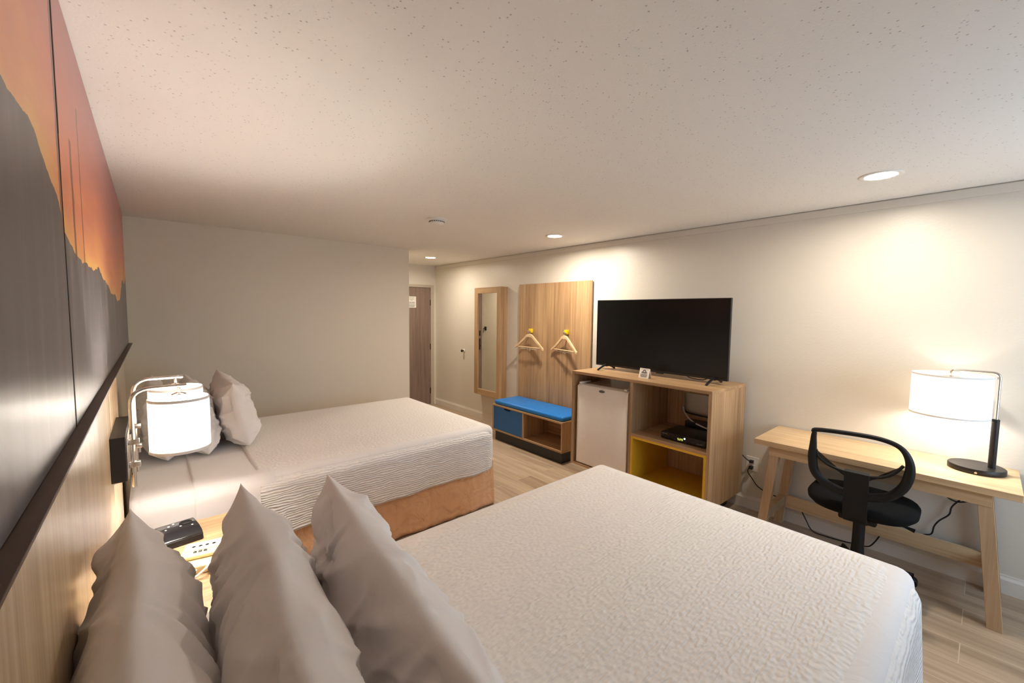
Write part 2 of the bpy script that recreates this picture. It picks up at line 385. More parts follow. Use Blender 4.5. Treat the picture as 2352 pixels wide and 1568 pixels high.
# ------------------------------------------------------------------ the room
W, H, YB, YE, XB, XL, YN = 3.81, 2.44, 4.95, 6.436, 2.534, -0.19, -1.5
struct('floor', one(XL-.1, W+.1, YN-.1, YE+.1, -.05, 0), 'floor')
struct('ceiling', one(XL-.1, W+.1, YN-.1, YE+.1, H, H+.05), 'ceil')
struct('wall_left', one(XL-.1, XL, YN, YB, 0, H), 'wallfar')
struct('wall_right', one(W, W+.1, YN, YE, 0, H), 'wall')
struct('wall_far', one(XL, XB, YB, YE+.1, 0, H), 'wallfar')
bm = nb(); box(bm, XB, 2.536, YE, YE+.1, 0, H); box(bm, 2.536, 3.765, YE, YE+.1, 2.104, H); box(bm, 3.765, W, YE, YE+.1, 0, H)
struct('wall_entry', bm, 'wall')
WX0, WX1, WZ0, WZ1 = 2.0, 3.5, 0.7, 2.05
bm = nb(); box(bm, XL, WX0, YN-.1, YN, 0, H); box(bm, WX1, W, YN-.1, YN, 0, H); box(bm, WX0, WX1, YN-.1, YN, 0, WZ0); box(bm, WX0, WX1, YN-.1, YN, WZ1, H)
struct('wall_back', bm, 'wall')
bm = nb()
for a in ((WX0, WX1, WZ0, WZ0+.05), (WX0, WX1, WZ1-.05, WZ1), (WX0, WX0+.05, WZ0, WZ1), (WX1-.05, WX1, WZ0, WZ1), (2.73, 2.77, WZ0, WZ1)):
    box(bm, a[0], a[1], YN-.09, YN-.03, a[2], a[3])
wf = struct('window_1', bm, 'trimw')
obj('window_pane', one(WX0+.05, WX1-.05, YN-.064, YN-.058, WZ0+.05, WZ1-.05), 'pane', wf)
# baseboards: a stepped profile
def base(bm, y0, y1, x):
    prism(bm, [(x, 0), (x-.016, 0), (x-.016, .085), (x-.008, .1), (x-.006, .112), (x, .112)], y0, y1, 'y')
bm = nb(); base(bm, YN, YE, W); struct('baseboard_right', bm, 'trimw')
struct('baseboard_entry', one(3.768, W-.016, YE-.014, YE, 0, .112, bev=.003), 'trimw')
struct('baseboard_far', one(XL, XB, YB-.014, YB, 0, .112, bev=.003), 'trimw')
struct('trim_1', one(W-.010, W, YN, YE, H-.060, H-.006, bev=.003), 'wall')
# entry door
bm = nb(); box(bm, 2.536, 2.566, YE-.012, YE+.1, 0, 2.104, bev=.004); box(bm, 3.708, 3.765, YE-.012, YE+.1, 0, 2.104, bev=.004); box(bm, 2.566, 3.708, YE-.012, YE+.1, 2.058, 2.104, bev=.004)
dr = struct('door_1', bm, 'framep')
obj('door_leaf', one(2.568, 3.706, YE+.012, YE+.055, .008, 2.056, bev=.002), 'walnut', dr)
for z in (.25, 1.03, 1.80):
    bm = nb(); lathe(bm, [(.008, -.05), (.008, .05)], (3.706, YE+.006, z), 10); obj('hinge', bm, 'bronze', dr, 40)
bm = nb(); box(bm, 2.60, 2.67, YE-.004, YE+.012, .92, 1.14, bev=.006); lathe(bm, [(.02, 0), (.02, .03)], (2.635, YE-.02, 1.10), 16)
box(bm, 2.625, 2.765, YE-.05, YE-.03, .985, 1.01, bev=.006); box(bm, 2.625, 2.645, YE-.05, YE, .985, 1.01, bev=.004); obj('door_handle', bm, 'bronze', dr, 40)
bm = nb(); box(bm, 2.60, 2.67, YE-.004, YE+.012, 1.19, 1.29, bev=.006); obj('deadbolt', bm, 'bronze', dr, 40)

# notice on the door
nt_ = thing('door_notice', 'white printed notice on the dark entry door', 'notice', (3.345, YE+.012, 1.803))
obj('sheet', one(-.085, .085, -.004, -.0005, -.095, .095), 'paper', nt_)
bm = nb()
for i, (wd, z) in enumerate(((.055, .078), (.05, .05), (.02, .03), (.06, .0), (.06, -.012), (.06, -.024), (.06, -.044), (.06, -.056), (.06, -.068), (.05, -.08))):
    box(bm, -wd, wd, -.0046, -.004, z-.003, z+.003)
obj('printed_lines', bm, 'inkgrey', nt_)

# swing bar guard and light switch on the passage wall, seen in the mirror
bm = nb(); box(bm, XB, XB+.014, 6.33, 6.39, 1.30, 1.37, bev=.004); tube(bm, fillet([(XB+.01, 6.36, 1.34), (XB+.05, 6.37, 1.34), (XB+.05, 6.37, 1.25)], .02), .006); 
tag(obj('door_guard', bm, 'bronze', None, 40), 'dark metal swing latch on the passage wall beside the entry door', 'latch')
sw = thing('light_switch', 'white light switch on the passage wall, seen only in the mirror', 'switch', (XB, 5.996, 1.184))
obj('plate', one(0, .006, -.045, .045, -.065, .065, bev=.002), 'white', sw)
obj('rocker', one(.006, .012, -.018, .018, -.034, .034, bev=.002), 'white', sw)
# door bumper knob on the right-hand wall
db = thing('door_bumper', 'small round metal door bumper on the wall left of the mirror', 'door stop', (W, 5.554, 1.02))
bm = nb(); lathe(bm, [(.03, 0), (.03, -.006), (.022, -.012)], (0, 0, 0), 24, 'x'); obj('rose', bm, 'white', db, 40)
bm = nb(); lathe(bm, [(.012, -.008), (.010, -.03), (.020, -.036), (.021, -.05), (.012, -.058)], (0, 0, 0), 20, 'x'); obj('knob', bm, 'bronze', db, 40)

# downlights and smoke detector
DL = [(3.13, .45, 'recessed ceiling downlight above the desk, nearest of the row'), (3.185, 3.004, 'recessed ceiling downlight in front of the hanging rail panel, middle of the row'),
      (3.145, 5.457, 'recessed ceiling downlight by the entry passage, smallest and furthest of the row')]
DP = [2.4, 4.9, 2.1]
for (x, y, lb), pw in zip(DL, DP):
    t = thing('ceiling_downlight', lb, 'ceiling light', (x, y, H), 0, 'recessed downlights along the ceiling')
    bm = nb(); lathe(bm, [(.098, 0), (.098, -.004), (.09, -.008), (.072, -.004), (.07, -.001)], (0, 0, 0), 40); obj('trim_ring', bm, 'white', t, 40)
    bm = nb(); lathe(bm, [(.0, -.004), (.07, -.003), (.07, -.001)], (0, 0, 0), 40); obj('lens', bm, 'led', t, 40)
    light('downlight_beam', 'AREA', (x, y, H-.012), pw, WARM, shape='DISK', size=.13, spread=math.radians(170))
sd = thing('smoke_detector', 'white round smoke detector on the ceiling', 'smoke detector', (1.888, 3.172, H))
bm = nb(); lathe(bm, [(.085, 0), (.085, -.010), (.07, -.014)], (0, 0, 0), 32); obj('mount', bm, 'white', sd, 40)
bm = nb(); lathe(bm, [(.066, -.014), (.064, -.034), (.05, -.046), (.0, -.05)], (0, 0, 0), 32); obj('cover', bm, 'white', sd, 40)
bm = nb()
for k in range(24):
    a = 2*PI*k/24; mt_ = Matrix.Rotation(a, 4, 'Z'); box(bm, .0635, .0665, -.005, .005, -.030, -.022, mat=mt_)
obj('vent_slots', bm, 'ink', sd)

# ------------------------------------------------------------------ mural and headboard on the left wall
mu = thing('wall_mural', 'large sunset landscape picture panels filling the wall above the headboard', 'picture')
obj('picture_panel', one(XL, -.148, -1.2, 1.455, 1.354, 2.436, bev=.002), 'mural', mu)
obj('picture_panel', one(XL, -.148, 1.475, 4.77, 1.354, 2.436, bev=.002), 'mural', mu)
obj('seam_strip', one(XL, -.1485, 1.455, 1.475, 1.354, 2.43), 'matteblack', mu)
hd = thing('headboard', 'oak headboard panels with dark ledge behind the near bed and nightstand', 'headboard')
obj('panel', one(XL+.003, -.126, -1.2, 2.118, .02, 1.347, bev=.002), 'head', hd)
obj('panel', one(XL+.003, -.126, 2.126, 2.56, .02, 1.347, bev=.002), 'head', hd)
obj('ledge', one(XL+.003, -.124, -1.2, 4.77, 1.347, 1.353, bev=.001), 'darkwood', hd)
obj('seam_strip', one(XL+.003, -.1275, 2.112, 2.13, .02, 1.347), 'matteblack', hd)

# double wall lamp on one bracket box
wl = thing('wall_lamp', 'double wall lamp with two white drum shades on a black box', 'lamp', (-.126, 2.19, 1.11))
obj('backplate', one(0, .042, -.197, .195, -.082, .08, bev=.002), 'black', wl)
obj('face_plate', one(.042, .046, -.19, .188, -.076, .074, bev=.001), 'chrome', wl)
for dy in (-.135, .14):
    bm = nb(); X = .058
    tube(bm, fillet([(X, dy, -.125), (X, dy, .24), (X+.165, dy, .24)], .06, 10), .0075, 14); obj('arm', bm, 'chrome', wl, 60)
    for z in (-.04, .045):
        bm = nb(); box(bm, .046, .078, dy-.012, dy+.012, z-.010, z+.010, bev=.002); obj('clamp', bm, 'chrome', wl, 40)
    bm = nb(); lathe(bm, [(.006, 0), (.006, .018), (.011, .02), (.011, .03), (.006, .034)], (X+.01, dy+.02, -.075), 12); obj('switch_knob', bm, 'chrome', wl, 40)
    cx, cz0, cz1, r = .198, -.008, .195, .095
    bm = nb(); lathe(bm, [(r, cz0), (r, cz1), (r-.002, cz1), (r-.002, cz0), (r, cz0)], (cx, dy, 0), 56); s = obj('shade', bm, 'shade', wl, 40)
    for z in (cz0+.004, cz1-.004):
        bm = nb(); lathe(bm, [(r+.001, z-.005), (r+.001, z+.005), (r-.003, z+.005), (r-.003, z-.005), (r+.001, z-.005)], (cx, dy, 0), 56); obj('shade_rim', bm, 'paper', s, 40)
    bm = nb(); lathe(bm, [(.026, cz1-.035), (.026, cz1+.012), (.02, cz1+.016), (.006, cz1+.02), (.006, .24)], (cx, dy, 0), 20); obj('socket_cup', bm, 'chrome', wl, 40)
    bm = nb()
    for k in range(3):
        a = 2*PI*k/3+2.6; tube(bm, [(cx, dy, cz1-.01), (cx+(r-.002)*math.cos(a), dy+(r-.002)*math.sin(a), cz1-.012)], .0015, 6)
    obj('spider', bm, 'chrome', s)
    bm = nb(); bmesh.ops.create_uvsphere(bm, u_segments=20, v_segments=12, radius=.026)
    for v in bm.verts: v.co += Vector((cx, dy, cz1-.075))
    obj('bulb', bm, 'bulb', wl, 180)
    light('wall_lamp_glow', 'POINT', (-.126+cx, 2.19+dy, 1.11+cz1-.075), 8.6, SOFT, shadow_soft_size=.033)

# ------------------------------------------------------------------ beds
def drape(L0, L1, hw, top, drop_s, drop_f, rad, foot=True, rh=None, seed=0, hem_wave=.006, puff=.012, nx=70, ny=44):
    """bedding laid over a mattress: x runs head to foot, y across; returns bmesh with a UV in metres"""
    bm = nb(); uvl = bm.loops.layers.uv.new('UVMap'); uv = {}
    rng = random.Random(seed); ph = [rng.uniform(0, 6) for _ in range(8)]
    rh = rh or rad; ix1 = L1-rh if foot else L1; iy = hw-rh
    def z_top(x, y): return top-puff*.5+puff*.5*(1-(y/iy)**2)**2*min(1, max(0, (ix1-x)/.3)*max(0, 2-(ix1-x)/.3) if x > ix1-.3 else 1) + .003*noise.noise(Vector((x*2.3, y*2.3, seed)))
    def vert(x, y, a, b, z):
        v = bm.verts.new((x, y, z)); uv[v] = (a, b); return v
    grid = [[None]*(ny+1) for _ in range(nx+1)]
    for i in range(nx+1):
        for j in range(ny+1):
            x = L0+(ix1-L0)*i/nx; y = -iy+2*iy*j/ny
            grid[i][j] = vert(x, y, x, y, z_top(x, y))
    for i in range(nx):
        for j in range(ny): bm.faces.new((grid[i][j], grid[i+1][j], grid[i+1][j+1], grid[i][j+1]))
    path = [(grid[i][0], (0, -1)) for i in range(nx+1)]
    if foot:
        for k in range(1, 9):
            a = PI/2*k/9; path.append((grid[nx][0], (math.sin(a), -math.cos(a))))
        path += [(grid[nx][j], (1, 0)) for j in range(ny+1)]
        for k in range(1, 9):
            a = PI/2*k/9; path.append((grid[nx][ny], (math.cos(a), math.sin(a))))
        path += [(grid[i][ny], (0, 1)) for i in range(nx, -1, -1)]
        paths = [path]
    else:
        paths = [path, [(grid[i][ny], (0, 1)) for i in range(nx+1)]]
    for path in paths:
        prev = [p[0] for p in path]; nr = 30
        for k in range(1, nr+1):
            cur = []
            for q, (v0, n) in enumerate(path):
                drop = drop_s*abs(n[1])**2+drop_f*abs(n[0])**2 if foot else drop_s
                tot = rad*PI/2+max(.01, drop-rad); s = tot*k/nr
                if s < rad*PI/2:
                    th = s/rad; out = rh*math.sin(th); dz = rad*(1-math.cos(th))
                else:
                    e = s-rad*PI/2; out = rh+e*.05; dz = rad+e
                    wv = hem_wave*(e/max(.01, drop))*(math.sin(v0.co.x*9+v0.co.y*9+n[0]*4+ph[0])+.6*math.sin(v0.co.x*23+v0.co.y*19+ph[1]))
                    out += wv; dz += .5*wv
                cur.append(vert(v0.co.x+n[0]*out, v0.co.y+n[1]*out, uv[v0][0]+n[0]*s, uv[v0][1]+n[1]*s, v0.co.z-dz))
            for q in range(len(path)-1):
                f = [prev[q], prev[q+1], cur[q+1], cur[q]]
                f2 = []
                for v in f:
                    if v not in f2: f2.append(v)
                if len(f2) > 2: bm.faces.new(f2)
            prev = cur
    for f in bm.faces:
        for lp in f.loops: lp[uvl].uv = uv[lp.vert]
    return bm
def cloth_obj(name, bm, mat, parent, thick=.006):
    o = obj(name, bm, mat, parent, 180)
    s = o.modifiers.new('thickness', 'SOLIDIFY'); s.thickness = thick; s.offset = -1
    return o
def make_bed(label, yc, hw, seed, bulge=0.0):
    t = thing('bed', label, 'bed', (0, yc, 0), 0, 'two matching white beds')
    xh, xf, top = -.115, 2.20, .70
    obj('box_spring', one(xh, xf-.05, -hw+.05, hw-.05, .10, .36, bev=.02), 'linen', t)
    # tan skirt: pleated cloth hanging to the floor on three sides
    bm = nb(); pts = []
    a, b = hw-.03, xf-.03
    n = 200
    for i in range(n+1): pts.append((xh+(b-xh)*i/n, -a, 0, -1))
    for i in range(1, n): pts.append((b, -a+2*a*i/n, 1, 0))
    for i in range(n+1): pts.append((b-(b-xh)*i/n, a, 0, 1))
    rows = []
    for k in range(15):
        f = k/14; row = []
        for (x, y, nx_, ny_) in pts:
            wv = f*(.022*noise.noise(Vector((x*5, y*5, seed)))+.012*noise.noise(Vector((x*17, y*17, seed+f*.9)))+.016)+.010*noise.noise(Vector((x*9, y*9, f*3+seed)))+.006*noise.noise(Vector((x*26, y*26, f*5+seed)))
            row.append(bm.verts.new((x+nx_*wv, y+ny_*wv, .40-f*.388)))
        rows.append(row)
    for r0, r1 in zip(rows, rows[1:]):
        for q in range(len(pts)-1): bm.faces.new((r0[q], r0[q+1], r1[q+1], r1[q]))
    sk = obj('bed_skirt', bm, 'skirt', t, 180); md = sk.modifiers.new('thickness', 'SOLIDIFY'); md.thickness = .004
    bm = nb(); box(bm, xh, xf-.02, -hw+.02, hw-.02, .36, top-.012, bev=.055, seg=5); obj('mattress', bm, 'linen', t, 60)
    cloth_obj('sheet', drape(xh, .50, hw-.012, top-.004, .34, 0, .075, False, None, seed+2, .004, .02, 24, 40), 'linen', t, .004)
    cloth_obj('sheet_fold', drape(.14, .52, hw-.004, top+.003, .30, 0, .08, False, None, seed+5, .010, .02, 24, 40), 'linen', t, .005)
    cloth_obj('coverlet', drape(.44, xf+.02, hw+.006, top+.010, .37, .37, .10, True, .17, seed, .008, .024), 'coverlet', t, .008)
    return t
make_bed('white bed nearest the camera, in front of the desk, three pillows against the headboard', .868, .765, 1)
make_bed('white bed beside the far taupe wall with a tan skirt, beyond the nightstand', 3.49, .80, 7)

# ------------------------------------------------------------------ pillows
def pillow_bm(w, h, t, seed, n=130, wr=1.0):
    rng = random.Random(seed); ph = [[rng.uniform(0, 6) for _ in range(4)] for _ in range(4)]
    creases = []
    for q_ in range(34):
        k_ = rng.random()
        if k_ < .5: a0, b0, an_ = rng.uniform(-.3, .46)*w, rng.uniform(.38, .5)*h, -PI/2+rng.uniform(-.9, .9)      # from the top seam down
        elif k_ < .85: a0, b0, an_ = rng.uniform(.40, .49)*w, rng.uniform(-.2, .48)*h, PI+rng.uniform(-.7, .9)     # from the far end inwards
        else: a0, b0, an_ = -.45*w, rng.uniform(-.4, .4)*h, rng.uniform(-.7, .7)
        ln = rng.uniform(.10, .30)
        creases.append((a0, b0, a0+ln*math.cos(an_), b0+ln*math.sin(an_), rng.uniform(.004, .010), rng.uniform(.007, .016), rng.choice((-1, 1))))
    bm = nb(); res = {}
    corners = [(-1, -1), (1, -1), (1, 1), (-1, 1)]
    def pos(u, v, s):
        pin = .055
        y = u*w/2*(1-pin*(1-v*v)); z = v*h/2*(1-pin*1.2*(1-u*u))
        if v < 0: y *= 1-.10*v*v; z *= 1-.10*u**4       # the resting edge rounds off
        base_ = max(0.0, (1-u*u)*(1-v*v))
        x = s*t/2*max(0, 1-u**4)**.55*(max(0, 1-abs(v)**2.2)**.62 if v > 0 else max(0, 1-abs(v)**4)**.5)
        d = 0
        for c, (cu, cv) in enumerate(corners):
            du, dv = (u-cu)*w/2, (v-cv)*h/2; rr = math.hypot(du, dv); an = math.atan2(dv, du)
            d += math.exp(-rr*5.0)*(math.sin(an*7+ph[c][0]+s)+.6*math.sin(an*13+ph[c][1]-s))*.016
        q = Vector((u*1.7+seed, v*1.7, s*.7)); d += .016*noise.noise(q*1.3)
        rid = 1-abs(noise.noise(Vector((u*1.6+v*2.4+seed*3, v*.7-u*.5, s)))*2.2); d += .010*max(0, rid)**3
        d -= .004*math.exp(-((u-.70)/.012)**2)
        for (a0, b0, a1, b1, amp, wd, sd_) in creases:
            if sd_ != s: continue
            px, py = u*w/2, v*h/2; ex, ey = a1-a0, b1-b0; ll = math.hypot(ex, ey)
            tt = ((px-a0)*ex+(py-b0)*ey)/(ll*ll); cr = ((px-a0)*ey-(py-b0)*ex)/ll
            if -.3 < tt < 1.3:
                fade = math.sin(PI*min(1, max(0, (tt+.3)/1.6)))
                d += amp*fade*(math.exp(-(cr/wd)**2)-.8*math.exp(-((cr-1.6*wd)/(1.5*wd))**2))
        x += s*d*wr*min(1, base_*9)+.022*noise.noise(Vector((u*1.6+seed*1.3, seed*.7, 0)))*(1-u*u)*abs(v)
        return Vector((x, y, z))
    for s in (1, -1):
        for i in range(n+1):
            for j in range(n+1):
                edge = i in (0, n) or j in (0, n)
                if edge and (i, j, 1) in res: res[(i, j, s)] = res[(i, j, 1)]; continue
                u = math.sin((2*i/n-1)*PI/2); v = math.sin((2*j/n-1)*PI/2)
                u = .45*u+.55*(2*i/n-1); v = .45*v+.55*(2*j/n-1)
                res[(i, j, s)] = bm.verts.new(pos(u, v, s))
        for i in range(n):
            for j in range(n): bm.faces.new((res[(i, j, s)], res[(i+1, j, s)], res[(i+1, j+1, s)], res[(i, j+1, s)]))
    return bm
def pillow(label, loc, lean, yaw, w, h, t, seed, group, roll=0.0):
    o = obj('pillow', pillow_bm(w, h, t, seed), 'linen', None, 180)
    o.matrix_world = Matrix.Translation(loc) @ Matrix.Rotation(yaw, 4, 'Z') @ Matrix.Rotation(lean, 4, 'Y') @ Matrix.Rotation(roll, 4, 'X')
    return tag(o, label, 'pillow', group)
g = 'pillows on the near bed'
pillow('white pillow on the near bed leaning against the oak headboard, rearmost of three', (-.027, .84, .932), -.05, .03, .96, .48, .20, 3, g)
pillow('white pillow on the near bed, middle of the three with a stitched hem', (.165, .81, .945), -.06, -.03, .96, .48, .20, 11, g)
pillow('white pillow on the near bed, front of the three beside the open coverlet', (.345, .76, .935), -.07, -.09, .96, .48, .205, 23, g)
g = 'pillows on the far bed'
pillow('white pillow on the far bed touching the wall, half hidden behind the wall lamp', (.02, 3.63, .925), -.14, 0, .86, .46, .19, 31, g)
pillow('white pillow on the far bed, middle of three, mostly hidden by the lamp shades', (.215, 3.61, .925), -.16, 0, .86, .46, .19, 43, g)
pillow('white pillow on the far bed, front of three, upright on the coverlet', (.43, 3.63, .935), -.2, 0, .86, .47, .22, 57, g)

# ------------------------------------------------------------------ nightstand and what stands on it
ns = thing('nightstand', 'light oak nightstand between the two beds', 'nightstand', (.15, 2.15, 0))
obj('body', one(-.265, .255, -.42, .42, .06, .545, bev=.003), 'desk_y', ns)
obj('top', one(-.27, .27, -.44, .44, .545, .575, bev=.003), 'oak_x', ns)
obj('plinth', one(-.26, .22, -.40, .40, 0, .06), 'plinth', ns)
for z in (.10, .33):
    d = obj('drawer', one(.255, .272, -.41, .41, z, z+.20, bev=.003), 'desk_y', ns)
    bm = nb(); tube(bm, fillet([(.272, -.07, z+.12), (.295, -.07, z+.12), (.295, .07, z+.12), (.272, .07, z+.12)], .01), .005); obj('drawer_handle', bm, 'chrome', d, 60)
ck = thing('alarm_clock', 'glossy black clock radio on the nightstand by the far bed', 'clock', (.06, 2.445, .575), math.radians(8))
bm = nb(); prism(bm, [(-.10, .002), (-.10, .032), (-.07, .046), (.02, .05), (.08, .043), (.10, .03), (.105, .002)], -.075, .075, 'y')
bmesh.ops.rotate(bm, verts=bm.verts, cent=(0, 0, 0), matrix=Matrix.Rotation(-PI/2, 3, 'Z'))
bmesh.ops.bevel(bm, geom=bm.edges[:], offset=.004, segments=2, affect='EDGES')
M['gloss'] = plain('glossy_black_plastic', (0.015, 0.014, 0.015), 0.12)
obj('case', bm, 'gloss', ck, 30)
bm = nb(); lathe(bm, [(.024, 0), (.026, .004), (.02, .005), (.019, .002)], (.035, .03, .046), 28); obj('dial', bm, 'bronze', ck, 40)
for x, y in ((-.03, .03), (-.01, .045), (-.045, .0), (.01, .0), (.05, -.02)):
    bm = nb(); lathe(bm, [(.004, 0), (.004, .003), (.0, .004)], (x, y, .048), 12); obj('button', bm, 'white', ck, 40)
ph = thing('telephone', 'cream desk telephone with printed faceplate on the nightstand', 'telephone', (.145, 2.14, .575), math.radians(-12))
bm = nb(); box(bm, -.095, .095, -.105, .105, 0, .036, bev=.008, seg=3); obj('body', bm, 'cream', ph, 40)
obj('faceplate', one(-.085, .085, .035, .10, .036, .039, bev=.001), 'paper', ph)
bm = nb()
for k in range(4): lathe(bm, [(.008, 0), (.008, .0012), (.006, .0012), (.006, 0)], (-.055+.024*k, .062, .039), 14)
for k in range(3): box(bm, .045+.009*k, .049+.009*k, .052, .075, .039, .0402)
obj('printed_symbols', bm, 'inkgrey', ph)
bm = nb()
for i in range(3):
    for j in range(2): box(bm, -.05+.018*i, -.038+.018*i, -.01+.018*j, .002+.018*j, .036, .042, bev=.002)
obj('keypad', bm, 'black', ph)
bm = nb(); box(bm, -.09, .09, -.05, -.022, .036, .056, bev=.009, seg=3); obj('handset', bm, 'cream', ph, 40)
bm = nb(); pts = [(-.02, -.10, .02), (-.045, -.125, .012), (-.02, -.14, .012), (.01, -.13, .03), (.02, -.105, .03), (.045, -.115, .03), (.075, -.10, .035)]
tube(bm, crom(pts), .005, 10); obj('handset_cord', bm, 'paper', ph, 60)

# ------------------------------------------------------------------ media cabinet with fridge, television and box
CA = thing('media_cabinet', 'oak media cabinet under the television with a yellow-lined cubby', 'cabinet', (3.161, 2.706, 0), -.017)
cw, cd, ch, cb = 1.384, .622, 1.076, .14
obj('top', one(0, cd, -cw, 0, ch-.026, ch, bev=.002), 'oak_y', CA)
obj('side_panel', one(.0, cd, -.026, 0, cb, ch-.026, bev=.0015), 'oak_z', CA)
obj('side_panel', one(.0, cd, -cw, -cw+.026, cb, ch-.026, bev=.0015), 'oak_z', CA)
dv = -.685
obj('divider', one(.0, cd-.02, dv-.013, dv+.013, cb, ch-.026, bev=.0015), 'oak_z', CA)
obj('bottom_panel', one(.0, cd, -cw+.026, -.026, cb, cb+.018, bev=.0015), 'oak_y', CA)
obj('shelf', one(.0, cd-.02, -cw+.026, dv-.013, .578, .604, bev=.0015), 'oak_y', CA)
bm = nb(); y0, y1 = -cw+.026, dv-.013; hy0, hy1, hz0, hz1 = -1.22, -.86, .72, .92
xa, xb = cd-.02, cd-.006
box(bm, xa, xb, y0, y1, .16, hz0); box(bm, xa, xb, y0, y1, hz1, ch-.026); box(bm, xa, xb, y0, hy0, hz0, hz1); box(bm, xa, xb, hy1, y1, hz0, hz1)
obj('back_panel', bm, 'oak_z', CA)
obj('plinth', one(.30, cd-.02, -cw+.10, -.10, 0, cb), 'plinth', CA)
yl = obj('cubby_liner', nb(), 'yellow', CA)
bm = nb(); ly0, ly1, lz0, lz1, th = -cw+.026, dv-.013, cb+.018, .578, .018
box(bm, -.002, cd-.03, ly1-th, ly1, lz0, lz1); box(bm, -.002, .03, ly0, ly0+th, lz0, lz1); box(bm, -.002, .03, ly0+th, ly1-th, lz1-th, lz1); box(bm, -.002, cd-.03, ly0+th, ly1-th, lz0, lz0+th)
bm.to_mesh(yl.data); bm.free()
FR = thing('mini_fridge', 'white mini fridge inside the left bay of the cabinet', 'fridge', (3.161, 2.706, cb+.018), -.017)
f0, f1 = -.645, -.065
obj('body', one(.075, .57, f0+.005, f1-.005, .012, .79, bev=.006), 'fridge', FR)
bm = nb()   # door: front face with a scooped handle edge along the top
prof = []
nseg = 24
for k in range(nseg+1):
    a = k/nseg; y = f0+(f1-f0)*a; sc_ = .050*min(1, math.sin(PI*a)**.55 if 0 < a < 1 else 0)
    prof.append((y, sc_))
fr0, fr1 = [], []
A = [bm.verts.new((.012, y, .012)) for y, s_ in prof]; B_ = [bm.verts.new((.012, y, .775-s_)) for y, s_ in prof]
T1 = [bm.verts.new((.034, y, .800-.010-.1*s_)) for y, s_ in prof]; T2 = [bm.verts.new((.07, y, .800)) for y, s_ in prof]; D = [bm.verts.new((.07, y, .012)) for y, s_ in prof]
for r0, r1 in ((A, B_), (B_, T1), (T1, T2), (T2, D), (D, A)):
    for k in range(nseg): bm.faces.new((r0[k], r0[k+1], r1[k+1], r1[k]))
bm.faces.new((A[0], B_[0], T1[0], T2[0], D[0])); bm.faces.new((A[-1], B_[-1], T1[-1], T2[-1], D[-1])[::-1])
dd = obj('door', bm, 'fridge', FR, 35)
bm = nb(); lathe(bm, [(.001, .004), (.024, .004), (.026, 0)], (0, 0, 0), 28, 'x')
for v in bm.verts: v.co = Matrix.Translation((.019, (f0+f1)/2, .756)) @ Matrix.Rotation(math.radians(28), 4, 'Y') @ Vector((-v.co.x, v.co.y*1.3, v.co.z*.5))
obj('badge', bm, 'grey', dd, 40)
for y in (f1-.03, f0+.03):
    bm = nb(); box(bm, .015, .16, y-.016, y+.016, .800, .816, bev=.005); obj('hinge_cap', bm, 'white', FR, 40)
for y in (f0+.06, f1-.06):
    for x in (.12, .52):
        bm = nb(); lathe(bm, [(.015, 0), (.015, .014)], (x, y, 0), 12); obj('foot', bm, 'black', FR)

TV = thing('television', 'black flat screen television on the cabinet', 'television', (3.493, 2.017, ch), -.018)
obj('casing', one(.0, .028, -.664, .664, .036, .708, bev=.003), 'black', TV)
obj('back_housing', one(.028, .075, -.42, .42, .05, .40, bev=.015), 'black', TV)
obj('screen', one(-.0025, .0, -.657, .657, .056, .701), 'screen', TV)
obj('sensor_bar', one(-.002, .014, -.10, -.03, .027, .037, bev=.002), 'black', TV)
for y in (.535, -.555):
    bm = nb(); pts = [(-.13, y, .006), (-.07, y, .030), (.005, y, .050), (.02, y, .050), (.08, y, .032), (.145, y, .006)]
    P = crom(pts, 6); tube(bm, P, [.010]*len(P), 10); box(bm, -.002, .03, y-.012, y+.012, .03, .07, bev=.004); obj('leg', bm, 'black', TV, 50)
bm = nb(); tube(bm, crom([(.05, -.30, .05), (.04, -.32, .026), (.05, -.40, .016), (.05, -.46, .022), (.06, -.50, .05)]), .004, 8); obj('cable', bm, 'black', TV, 60)

cdn = thing('tent_card', 'small white tent card with a sun logo in front of the television', 'card', (3.30, 2.0, ch), -.12)
bm = nb(); prism(bm, [(0, 0), (.003, 0), (.024, .079), (.045, 0), (.048, 0), (.025, .085), (.023, .085)], -.053, .053, 'y'); obj('folded_card', bm, 'paper', cdn)
tilt = Matrix.Translation((0, 0, 0)) @ Matrix.Rotation(math.radians(15.2), 4, 'Y')
def oncard(bm):
    for v in bm.verts: v.co = tilt @ v.co
bm = nb()
arc = [(.019*math.cos(a), .056+.019*math.sin(a)) for a in [PI*k/14 for k in range(15)]]+[(.012*math.cos(a), .056+.012*math.sin(a)) for a in [PI-PI*k/14 for k in range(15)]]
prism(bm, arc, -.0012, -.0002, 'x'); box(bm, -.0012, -.0002, -.030, .030, .048, .055)
oncard(bm); obj('logo', bm, 'ink', cdn)
bm = nb()
for z, wd in ((.043, .024), (.035, .036), (.029, .036), (.023, .036), (.017, .034), (.011, .030), (.080, .042)): box(bm, -.001, -.0002, -wd, wd, z-.0015, z+.0015)
oncard(bm); obj('printed_lines', bm, 'inkgrey', cdn)

